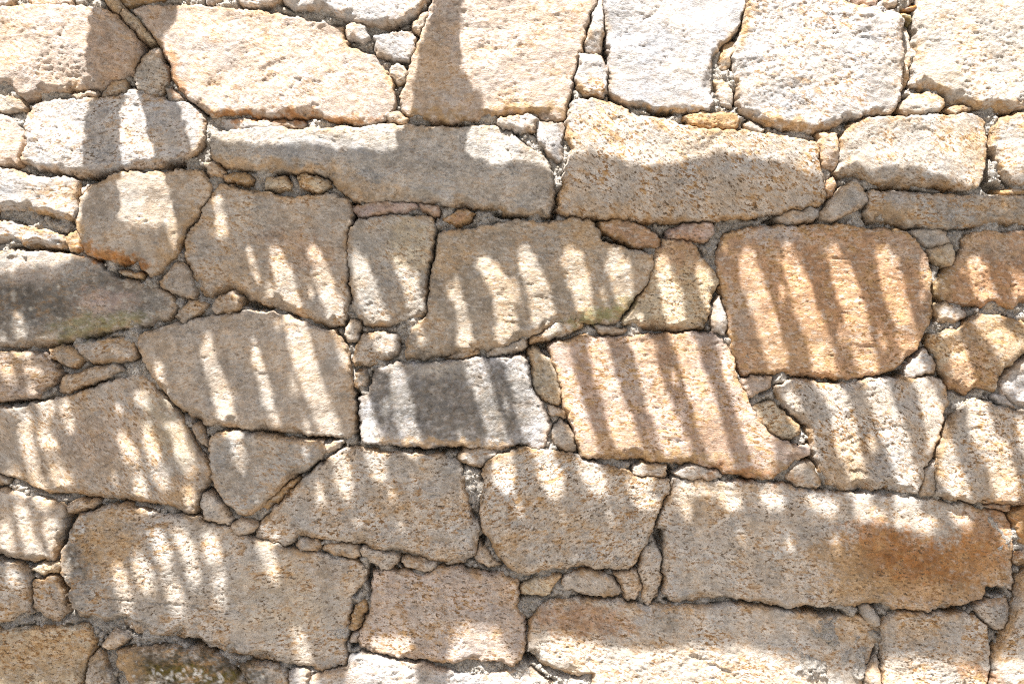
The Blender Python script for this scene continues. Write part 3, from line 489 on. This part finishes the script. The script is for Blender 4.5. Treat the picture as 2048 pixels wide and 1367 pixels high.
    # near joints raster for the mortar
    if fine:
        i0 = max(int((x0-60-GX0)//MS), 0); i1 = min(int((x1+60-GX0)//MS)+1, len(gx)); j0 = max(int((y0-60-GY0)//MS), 0); j1 = min(int((y1+60-GY0)//MS)+1, len(gy))
        if i1 > i0 and j1 > j0:
            Xa, Ya = np.meshgrid(gx[i0:i1], gy[j0:j1]); Da = sdf(P, Xa, Ya)[0]
            a = near1[j0:j1, i0:i1]; b2 = near2[j0:j1, i0:i1]
            nb = np.where(Da > a, a, np.maximum(b2, Da)); near2[j0:j1, i0:i1] = nb; near1[j0:j1, i0:i1] = np.maximum(a, Da)
    # mesh
    idx = -np.ones(X.shape, int); q4 = keep
    cell = q4[:-1, :-1] | q4[1:, :-1] | q4[:-1, 1:] | q4[1:, 1:]
    used = np.zeros(X.shape, bool)
    used[:-1, :-1] |= cell; used[1:, :-1] |= cell; used[:-1, 1:] |= cell; used[1:, 1:] |= cell
    idx[used] = np.arange(used.sum())
    ox_, oz_ = wx(cx), wz(cy)
    V3 = np.stack([(X[used]-1024)*PX - ox_, -H[used], ZC+(683.5-Y[used])*PX - oz_], axis=1)
    jj, ii = np.nonzero(cell)
    a = idx[jj, ii]; b_ = idx[jj, ii+1]; c_ = idx[jj+1, ii+1]; d_ = idx[jj+1, ii]
    F = np.stack([a, d_, c_, b_], axis=1)
    colv = np.concatenate([Cc, (1-stn)[..., None]], axis=2)[used]
    # flanks carried on into the wall, closed at the back
    E = np.concatenate([F[:, [0, 1]], F[:, [1, 2]], F[:, [2, 3]], F[:, [3, 0]]])
    key = E[:, 0].astype(np.int64)*(len(V3)+1) + E[:, 1]; rev = E[:, 1].astype(np.int64)*(len(V3)+1) + E[:, 0]
    bd = E[~np.isin(key, rev)]
    bv = np.unique(bd); remap = -np.ones(len(V3), int); remap[bv] = np.arange(len(bv)) + len(V3)
    back = V3[bv].copy(); back[:, 1] = 0.11; back[:, 0] *= 0.93; back[:, 2] *= 0.93
    ctr = len(V3)+len(bv)
    V3 = np.concatenate([V3, back, [[0, 0.11, 0]]]); colv = np.concatenate([colv, colv[bv], [colv[0]]])
    F2 = np.stack([bd[:, 1], bd[:, 0], remap[bd[:, 0]], remap[bd[:, 1]]], axis=1)
    nm = 'stone' if big else 'wedge_stone'
    tri_extra = np.stack([remap[bd[:, 1]], remap[bd[:, 0]], np.full(len(bd), ctr)], axis=1)
    quads = np.concatenate([F, F2])
    me = bpy.data.meshes.new(nm)
    V3 = V3.astype(np.float32)
    me.vertices.add(len(V3)); me.vertices.foreach_set('co', V3.ravel())
    loops = np.concatenate([quads.ravel(), tri_extra.ravel()]).astype(np.int32)
    me.loops.add(len(loops)); me.loops.foreach_set('vertex_index', loops)
    nq, ntri = len(quads), len(tri_extra); me.polygons.add(nq+ntri)
    me.polygons.foreach_set('loop_start', np.concatenate([np.arange(nq)*4, nq*4+np.arange(ntri)*3]).astype(np.int32))
    me.polygons.foreach_set('loop_total', np.concatenate([np.full(nq, 4), np.full(ntri, 3)]).astype(np.int32))
    me.update(calc_edges=True)
    me.polygons.foreach_set('use_smooth', np.ones(nq+ntri, dtype=bool))
    at = me.attributes.new('tint', 'FLOAT_COLOR', 'POINT')
    at.data.foreach_set('color', np.clip(colv, 0, 1).astype(np.float32).ravel())
    me.materials.append(M_STONE)
    o = bpy.data.objects.new(nm, me); C.objects.link(o); o.location = (ox_, 0, oz_); o.parent = wall
    o['speck'] = float(speck); o['ochre'] = float(ochre); o['grain'] = float(ang + r.uniform(-0.25, 0.25))
    if label: o['label'] = label
    return o

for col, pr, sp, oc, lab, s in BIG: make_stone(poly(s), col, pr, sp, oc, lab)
for col, pr, sp, oc, s in SMALL: make_stone(poly(s), col, pr, sp, oc, None, 2.5, False)

# the wall goes on outside the surveyed part in the same irregular courses
rs = random.Random(4)
margin_polys = []
def courses(xa, xb, ya, yb):
    rows = max(1, round((yb-ya)/175)); y = ya
    hs = [rs.uniform(0.8, 1.25) for _ in range(rows)]; sc = (yb-ya)/sum(hs)
    for h in hs:
        h *= sc; x = xa
        n = max(1, round((xb-xa)/290)); ws = [rs.uniform(0.6, 1.4) for _ in range(n)]; sw = (xb-xa)/sum(ws)
        for w in ws:
            w *= sw; g = rs.uniform(5, 11); j = lambda a: rs.uniform(-a, a)
            l, r_, t, b = x+g, x+w-g, y+g, y+h-g
            P = [(l+j(14), t+j(12)+8), (l+w*.3, t+j(9)), (l+w*.65, t+j(9)), (r_+j(12)-6, t+j(10)+6), (r_+j(7), (t+b)/2), (r_+j(14)-8, b+j(8)-8), (l+w*.6, b+j(9)), (l+w*.25, b+j(9)), (l+j(14)+6, b-6+j(8)), (l+j(7), (t+b)/2)]
            margin_polys.append(P); x += w
        y += h
courses(X0+8, -128, -70, 1425); courses(2158, X1-8, -70, 1425)
courses(X0+8, X1-8, Y0+8, -66); courses(X0+8, X1-8, 1428, Y1-4)
fam = [T, P_, W, G, GR, B, WG, Y, O]
for P in margin_polys:
    make_stone(P, rs.choice(fam), rs.uniform(20, 30), rs.uniform(.3, .8), rs.uniform(.3, .8), None, 6.0, True, False)
    p = np.array(P); i0 = max(int((p[:, 0].min()-40-X0)//OS), 0); i1 = int((p[:, 0].max()+40-X0)//OS)+1
    j0 = max(int((p[:, 1].min()-40-Y0)//OS), 0); j1 = int((p[:, 1].max()+40-Y0)//OS)+1
    Xa, Ya = np.meshgrid(ox[i0:i1], oy[j0:j1]); onear[j0:j1, i0:i1] = np.maximum(onear[j0:j1, i0:i1], sdf(p, Xa, Ya)[0])

# mortar bed
def lumps(X, Y):
    return 0.0065*fbm(X/34, Y/30, 201, 2) + 0.0055*np.abs(gnoise(X/14, Y/12, 205))*2 + 0.0042*fbm(X/9, Y/9, 207, 2, 0.9)
def grid_vf(xs, ys, H, keep=None):
    X, Y = np.meshgrid(xs, ys)
    V = np.stack([(X.ravel()-1024)*PX, -H.ravel(), ZC+(683.5-Y.ravel())*PX], axis=1)
    n = len(xs); jj, ii = np.meshgrid(np.arange(len(ys)-1), np.arange(len(xs)-1), indexing='ij')
    if keep is not None: m = keep[:-1, :-1]; jj = jj[m]; ii = ii[m]
    jj = jj.ravel(); ii = ii.ravel(); a = jj*n+ii
    return V, np.stack([a, a+n, a+n+1, a+1], axis=1)
Xm, Ym = np.meshgrid(gx, gy)
gap = -(near1 + near2)                       # width of the joint
d1 = -near1
H = 0.0015 + lumps(Xm, Ym)
H -= 0.030*sstep(19, 6, gap)*sstep(-0.3, 0.25, gnoise(Xm/70, Ym/70, 219)); H -= 0.004
H -= 0.024*np.exp(-(np.clip(d1, 0, None)/5.5)**2)*sstep(-0.15, 0.35, gnoise(Xm/40, Ym/40, 211))
H += 0.006*sstep(-0.1, 0.5, gnoise(Xm/120, Ym/120, 213))
for hx, hy, ra, rb, an in HOLES:
    a = math.radians(an); wx_ = 5*gnoise(Xm/14, Ym/14, 215); dx = Xm-hx+wx_; dy = Ym-hy+wx_
    q = np.sqrt(((dx*math.cos(a)+dy*math.sin(a))/(ra+3))**2 + ((-dx*math.sin(a)+dy*math.cos(a))/(rb+3))**2)
    H -= 0.060*sstep(1.25, 0.7, q)
H = np.maximum(H, -0.068)
Va, Fa = grid_vf(gx, gy, H)
Xo, Yo = np.meshgrid(ox, oy)
Ho = -0.002 + 0.006*fbm(Xo/40, Yo/40, 301, 2) + 0.002*gnoise(Xo/14, Yo/14, 303)
inner = (Xo > GX0+4) & (Xo < GX1-16) & (Yo > GY0+4) & (Yo < GY1-16)
Vb, Fb = grid_vf(ox, oy, Ho - 0.004, ~inner)
mo = mesh_obj('mortar', np.concatenate([Va, Vb]), np.concatenate([Fa, Fb+len(Va)]), M_MORTAR, wall)
mo['kind'] = 'stuff'
# loose crumbs of mortar squeezed out of the joints
cr = np.random.default_rng(77); cand = np.argwhere((d1 > 2) & (d1 < 40) & (H > -0.01))
pick = cand[cr.integers(0, len(cand), 6500)]
CV = []; CF = []
ico = np.array([(0,0,1),(0.9,0,0.4),(0.3,0.85,0.4),(-0.7,0.5,0.4),(-0.7,-0.5,0.4),(0.3,-0.85,0.4),(0.1,0,-0.8)])
icf = [(0,1,2),(0,2,3),(0,3,4),(0,4,5),(0,5,1),(6,2,1),(6,3,2),(6,4,3),(6,5,4),(6,1,5)]
for j, i in pick:
    sz = cr.uniform(0.0012, 0.0045) if cr.random() < 0.93 else cr.uniform(0.0045, 0.012)
    a = cr.uniform(0, 6.28); R = np.array([[math.cos(a), 0, math.sin(a)], [0, 1, 0], [-math.sin(a), 0, math.cos(a)]])
    v = (ico*cr.uniform(0.7, 1.25, ico.shape))@R*sz
    CF += [(f[0]+len(CV)*7, f[1]+len(CV)*7, f[2]+len(CV)*7) for f in icf]
    CV.append(v + np.array([wx(gx[i]+cr.uniform(-2, 2)), -H[j, i]-sz*0.25, wz(gy[j]+cr.uniform(-2, 2))]))
cro = mesh_obj('mortar_crumbs', np.concatenate(CV), CF, M_MORTAR, wall, smooth=False); cro['kind'] = 'stuff'
v, f = box_vf((wx(X0)+.002, 0.09, 0.0), (wx(X1)-.002, 0.55, wz(Y0)-0.004)); mesh_obj('wall_core', v, f, M_CORE, wall, smooth=False)

# ---------------------------------------------------------------- ground
gr = mesh_obj('ground', [(-150, -150, 0), (150, -150, 0), (150, 150, 0), (-150, 150, 0)], [(0, 1, 2, 3)], M_GROUND, smooth=False)
gr['kind'] = 'structure'

# ---------------------------------------------------------------- unseen leaf cover, added and shaped to cast the wall's shade
MSK = 4
mx = np.arange(-700, 2760, MSK, dtype=float); my = np.arange(-110, 1560, MSK, dtype=float)
MX, MY = np.meshgrid(mx, my)
TOP = poly('-720,470 -400,500 -200,485 0,497 130,497 160,480 156,400 171,353 169,237 179,200 184,169 179,79 185,29 190,-120 352,-120 343,16 319,47 322,74 340,111 343,148 350,190 366,211 372,250 385,285 402,300 424,288 500,290 605,296 711,293 753,292 790,284 788,255 803,215 815,160 830,110 848,60 862,0 862,-120 945,-120 930,0 922,53 922,119 932,148 959,174 969,195 948,211 930,240 925,265 935,295 1000,300 1053,303 1079,316 1110,318 1142,311 1185,311 1224,330 1264,343 1330,335 1382,316 1448,306 1540,316 1635,327 1665,335 1679,311 1706,308 1732,324 1772,327 1824,324 1851,337 1903,335 1964,340 2009,337 2048,324 2200,330 2400,300 2770,340')
BOT = poly('2770,1300 2300,1320 2048,1314 1980,1316 1903,1312 1824,1296 1768,1302 1735,1300 1666,1293 1627,1288 1561,1278 1508,1270 1448,1276 1395,1273 1343,1281 1290,1286 1211,1276 1132,1257 1087,1252 1050,1270 1040,1310 1012,1284 1001,1257 990,1240 948,1239 922,1246 905,1258 893,1280 893,1320 900,1365 840,1370 825,1330 822,1297 816,1258 777,1250 735,1245 712,1262 700,1300 690,1345 640,1450 600,1530 300,1545 -200,1500 -720,1480')
shade = sdf(np.array(TOP+BOT), MX, MY)[0] > 0
lit1 = sdf(np.array(poly('272,150 279,195 295,227 300,280 311,316 330,346 335,370 351,422 357,467 342,485 336,445 308,454 264,452 240,443 245,409 241,346 248,290 245,250 250,190 262,165')), MX, MY)[0] > 0
shade &= ~lit1
# gaps in the cover: spines x,y,width
GAPS = '''492,475,9 505,520,10 513,545,8|547,483,22 561,528,38 576,580,38 584,614,36|624,480,16 640,528,32 656,580,34 674,628,38 684,650,34|534,560,14 540,590,12|616,560,10 622,580,10|424,362,16 432,409,20 436,443,14|474,582,18 500,594,20 530,606,16
708,493,22 724,541,38 737,580,40 753,620,44 760,652,46|793,509,22 814,536,32 822,567,30 827,607,30 828,636,20
961,509,20 980,541,38 1001,580,38 1011,620,40 1018,675,42|908,566,16 912,588,18|919,604,20 927,646,25 932,683,28 937,704,24|838,655,14 842,675,14|1050,501,24 1061,541,40 1076,580,42 1090,640,50|1030,572,14 1034,598,14|1142,507,34 1150,536,44 1156,562,38|1160,572,36 1169,615,34|1229,505,28 1237,536,44 1243,567,42 1240,590,24|1205,585,9 1207,600,9
1318,501,28 1322,528,30 1337,567,40 1345,607,40 1354,658,42|1393,512,18 1411,554,32 1422,585,32 1424,610,16|1268,618,26 1264,655,36|1438,590,16 1442,665,28
1486,495,28 1501,541,40 1514,580,42 1522,600,40 1534,646,40 1548,690,36 1557,722,28|1571,480,20 1584,528,38 1600,580,42 1613,620,42 1635,673,44 1641,704,42 1652,755,40|1664,488,20 1679,528,40 1693,580,42 1706,620,42 1719,673,42 1729,710,38 1738,744,32|1759,495,26 1774,528,42 1785,580,40 1801,620,36 1811,667,38 1816,700,34|1850,505,20 1854,545,24|1557,558,12 1560,578,12|1677,645,12 1679,664,12|1757,650,11 1760,670,11|1838,566,8 1842,580,8
1943,512,30 1959,554,38 1974,600,40 1980,616,38|2032,530,24 2043,567,38 2052,606,36 2062,650,30|1884,612,36 1900,628,36|1884,655,24 1900,665,22
1963,642,36 1988,667,48 2002,690,54 2030,700,40|1915,705,30 1920,749,40 1942,785,44|2007,726,16 2014,738,16|1836,708,18 1826,740,22|2040,760,30 2060,800,30
1572,775,24 1587,810,28 1608,855,24 1622,895,18|1664,772,38 1677,815,42 1687,860,44 1698,894,40 1708,928,38 1714,970,32|1745,765,42 1764,807,44 1782,849,46 1795,894,42 1806,934,42 1808,985,44|1843,758,34 1859,797,38 1867,841,34 1861,885,26|1735,850,12 1739,874,12
1114,680,38 1127,736,34 1142,789,34 1158,841,38 1176,896,38|1190,672,40 1203,723,38 1219,775,40 1235,828,44 1258,892,50|1283,680,42 1295,736,40 1311,789,42 1327,833,44 1353,896,50|1367,678,44 1382,736,42 1401,789,44 1419,849,46 1434,900,42 1444,925,34|1449,690,30 1461,736,34 1477,775,40 1493,807,42 1509,855,58 1526,910,46|1343,738,10 1347,754,10|1575,900,10 1600,905,10
790,728,28 803,789,38 814,841,38 823,882,34|944,714,36 961,762,34 975,802,34 988,841,38 995,885,40|727,790,24 737,855,38 746,882,36|1027,718,38 1042,762,46 1055,802,54 1071,841,56 1082,885,46|770,792,12 773,812,12|918,862,12 922,878,16|1008,785,10 1012,810,10|1000,862,10 1002,878,10|758,868,10 762,880,10
768,672,30 775,705,36|718,742,22 720,775,20|668,886,26 672,896,22|1080,660,24 1105,650,20|930,700,16 950,704,12|1000,697,18 1040,688,16|1270,930,24 1290,940,24|1355,940,14 1380,944,20 1440,950,14|930,905,26 945,925,20 922,915,20
419,680,14 422,723,24 438,762,29 451,802,31 463,856,30|509,682,10 522,736,20 533,775,20 542,810,18 554,842,12|590,640,38 600,683,42 605,696,42 616,736,42 632,775,40 648,815,40 665,862,40|684,682,24 692,706,24|586,758,13 590,778,13|611,835,14 616,858,14|315,718,12 320,738,15 323,760,12|556,644,11 560,656,11
474,866,20 480,902,19 486,930,11|518,996,11 514,1010,11|608,893,9 612,906,9
676,905,34 682,935,36 688,962,22|745,905,34 752,920,30 758,938,14|629,942,10 636,985,12|778,962,8 781,978,9|536,1035,22 524,1062,32 522,1080,22|704,1012,8 707,1026,8|792,1024,8 795,1038,8
1006,910,40 1010,960,40 1020,990,22|1085,905,36 1100,947,42 1110,982,26|1169,918,36 1185,947,42 1199,978,30|1268,962,40 1296,986,30|1039,1018,9 1042,1034,9|1123,1024,9 1126,1040,9|1215,1016,9 1218,1032,9
1358,962,28 1366,985,22|1449,963,38 1467,992,26|1530,968,36 1546,988,34|1625,990,34 1655,996,34|1715,998,30 1750,1004,32|1795,1006,30 1850,1012,34|1573,1058,10 1576,1072,10|1480,1046,10 1482,1060,10|2000,1034,12 2018,1040,12|1666,1060,8 1668,1078,8
1950,815,38 1961,868,44 1988,907,48 2004,960,46 2012,1008,40|1886,880,22 1890,934,40 1909,968,42 1916,996,36|2040,835,22 2056,895,30 2075,950,30
36,826,20 50,818,20|86,806,16 98,798,18|127,795,22 133,825,20|231,788,9 233,806,9|266,753,12 286,753,14|272,768,18 284,780,18|80,834,26 96,868,28|46,850,22 53,880,26 62,912,22|106,912,28 122,945,30|18,912,28 32,950,30|68,935,24 78,968,30 88,985,24|240,850,22 252,874,28 266,908,26|288,830,18 294,860,24 302,890,18|306,895,24 316,925,30 322,945,24|334,818,24 348,832,24|350,850,22 360,885,28 372,915,20|274,945,26 284,965,24 280,990,28|376,960,20 378,984,22|224,928,8 225,944,7
8,708,24 18,742,24|52,722,16 72,724,16|64,758,24 84,776,28|20,790,18 42,794,18
28,608,22 36,638,24|-2,645,16 0,668,16|84,645,10 89,672,10|32,682,20 52,690,18
6,1030,26 14,1080,26|40,1005,24 50,1045,26|98,1030,26 110,1075,30|60,1072,28 78,1105,32|20,1132,22 34,1144,14|126,1105,16 128,1150,16
316,1066,26 332,1106,28|360,1062,28 378,1090,26|416,1062,28 428,1104,32|278,1110,28 294,1152,32|380,1106,24 390,1146,26|240,1136,26 250,1185,30|338,1142,28 352,1188,32|442,1145,26 438,1180,28|534,1092,24 536,1116,20|532,1098,22 546,1135,20|588,1232,18 598,1284,30 606,1330,38|684,1264,10 688,1280,10
80,1365,20 90,1385,20|0,1355,20 10,1370,20|310,1362,22 340,1375,22|-200,700,40 -180,760,40|-350,900,30 -330,990,40|-420,600,30 -400,690,34|2250,520,34 2300,700,40|2380,560,34 2420,720,40|2250,850,36 2290,960,36'''
lit = np.zeros(MX.shape, bool)
for line in GAPS.replace('\n', '|').split('|'):
    pts = [tuple(float(v) for v in q.split(',')) for q in line.split()]
    for (xa, ya, wa), (xb, yb, wb) in zip(pts[:-1], pts[1:]):
        x0 = min(xa, xb)-30; x1 = max(xa, xb)+30; y0 = min(ya, yb)-30; y1 = max(ya, yb)+30
        i0 = max(int((x0-mx[0])//MSK), 0); i1 = int((x1-mx[0])//MSK)+2; j0 = max(int((y0-my[0])//MSK), 0); j1 = int((y1-my[0])//MSK)+2
        A = MX[j0:j1, i0:i1]; Bq = MY[j0:j1, i0:i1]; ex, ey = xb-xa, yb-ya
        t = np.clip(((A-xa)*ex+(Bq-ya)*ey)/(ex*ex+ey*ey), 0, 1)
        d = np.hypot(A-xa-t*ex, Bq-ya-t*ey)
        lit[j0:j1, i0:i1] |= d < (wa+(wb-wa)*t)*0.5
dark = shade & ~lit  # shadow pattern that the added foliage fills
HZ = 2.80                                           # height of the cover
def cover_point(px, py):
    """where the sunbeam that lands at survey point (px, py) crosses the added cover"""
    z = wz(py); t = (HZ - z)/(-SUN_D[2])
    near = sstep(330, 250, np.array(py))*1.0        # added foliage set nearer the wall for sharper shadow edges
    if py < 480 and px < 420: near = max(near, sstep(480, 360, np.array(py)))
    t = float(t*(1-near) + 0.75*near)
    return np.array([wx(px), -0.034, z]) - SUN_D*t
lrng = np.random.default_rng(3)
unc = dark.copy()
d_ax = np.cross(SUN_D, [1, 0, 0]); d_ax /= np.linalg.norm(d_ax)
LV = []; LF = []
def add_leaf(px, py, L, Wd, ang):
    n = len(LV)
    # outline on the wall: long axis angle ang; carried back up the sunbeam to the added cover
    off = lrng.uniform(-0.07, 0.07); c0 = cover_point(px, py) - SUN_D*off
    ca, sa = math.cos(ang), math.sin(ang)
    tilt = lrng.uniform(-0.35, 0.35)
    for (u, w) in ((-1, 0), (-0.35, 0.95), (0.45, 0.8), (1, 0), (0.45, -0.8), (-0.35, -0.95)):
        dx = (u*L*ca - w*Wd*sa)*PX; dz = -(u*L*sa + w*Wd*ca)*PX
        LV.append(c0 + np.array([dx, 0, dz]) - SUN_D*(tilt*w*Wd*PX + dz*0.55*0 - 0.25*abs(u)*L*PX))
    LF.extend([(n, n+1, n+2, n+3), (n, n+3, n+4, n+5)])
for (L, Wd, n, tol) in ((46, 26, 1500, .02), (30, 18, 3500, .03), (20, 12, 6000, .04), (13, 8, 9000, .07), (8, 6, 9000, .15)):
    rad = int(L//MSK)+1
    yy, xx = np.mgrid[-rad:rad+1, -rad:rad+1]*float(MSK)
    foot = []
    for k in range(12):
        a = math.pi*k/12; u = (xx*math.cos(a)+yy*math.sin(a))/L; w = (-xx*math.sin(a)+yy*math.cos(a))/Wd
        foot.append((a, (np.abs(w) < (1-np.clip(np.abs(u)-.3, 0, 1)/.7)) & (np.abs(u) < 1)))
    cells = np.argwhere(unc); lrng.shuffle(cells)
    cnt = 0
    for j, i in cells:
        if cnt >= n: break
        if not unc[j, i]: continue
        if j < rad or i < rad or j >= dark.shape[0]-rad or i >= dark.shape[1]-rad: continue
        D_ = dark[j-rad:j+rad+1, i-rad:i+rad+1]
        for k in lrng.permutation(12)[:5]:
            a, fm = foot[k]
            if (fm & ~D_).sum() <= tol*fm.sum():
                add_leaf(mx[i], my[j], L, Wd, a); unc[j-rad:j+rad+1, i-rad:i+rad+1] &= ~fm; cnt += 1; break
print('shade_leaves', len(LF)//2, 'uncovered', unc.sum()/dark.sum())
shade_caster = empty('shade_cover', (-2.35, -1.2, 0), 'unseen added leaf cover shaped to cast the stripes and dapples on the wall', 'shade_caster')  # unseen shadow caster, laid out from the shadow pattern
vo = np.array([-2.35, -1.2, 0])
lo = mesh_obj('shade_leaves', np.array(LV)-vo, LF, M_LEAF, shade_caster, smooth=False); lo['kind'] = 'stuff'
def tube(pts, rads, n=8):
    V = []; F = []
    pts = [np.array(p, float) for p in pts]
    for k, p in enumerate(pts):
        d = pts[min(k+1, len(pts)-1)] - pts[max(k-1, 0)]; d /= np.linalg.norm(d)
        a = np.cross(d, [0.3, 0.2, 1]) if abs(d[2]) < 0.9 else np.cross(d, [1, 0, 0]); a /= np.linalg.norm(a); b = np.cross(d, a)
        for q in range(n): V.append(p + rads[k]*(a*math.cos(2*math.pi*q/n) + b*math.sin(2*math.pi*q/n)))
    for k in range(len(pts)-1):
        for q in range(n): F.append((k*n+q, k*n+(q+1) % n, (k+1)*n+(q+1) % n, (k+1)*n+q))
    return V, F
pts = [(-2.35+0.05*math.sin(k*1.3), -1.2+0.05*math.cos(k*1.7), 0.34*k) for k in range(11)] + [(-2.2, -1.2, 3.62)]
V_, F_ = tube(pts, [0.045-0.002*k for k in range(12)]); mesh_obj('cover_trunk', np.array(V_)-vo, F_, M_BARK, shade_caster)  # added stem under the unseen leaf cover
frame_root = empty('shade_cover_frame', (0, -1.3, 0), 'unseen timber frame added to carry the leaf cover', 'caster_frame')  # added support for the shadow caster, outside the view
po = np.array([0, -1.3, 0])
def pbox(name, a, b):
    v, f = box_vf(a, b); return mesh_obj(name, np.array(v)-po, f, M_WOOD, frame_root, smooth=False)
ya, yb2 = -1.62, -0.62
for x in (-2.45, 2.05):
    for y in (ya, yb2): pbox('post', (x-0.045, y-0.045, 0), (x+0.045, y+0.045, HZ-0.02))
    pbox('beam', (x-0.035, ya-0.15, HZ-0.02), (x+0.035, yb2+0.15, HZ+0.08))
for y in np.linspace(ya, yb2, 7):                     # added wires stretched from beam to beam
    V_, F_ = tube([(-2.49, y, HZ+0.084), (-1.2, y, HZ+0.07), (0.9, y, HZ+0.07), (2.09, y, HZ+0.084)], [0.002]*4, 6)
    mesh_obj('wire', np.array(V_)-po, F_, M_WOOD, frame_root)
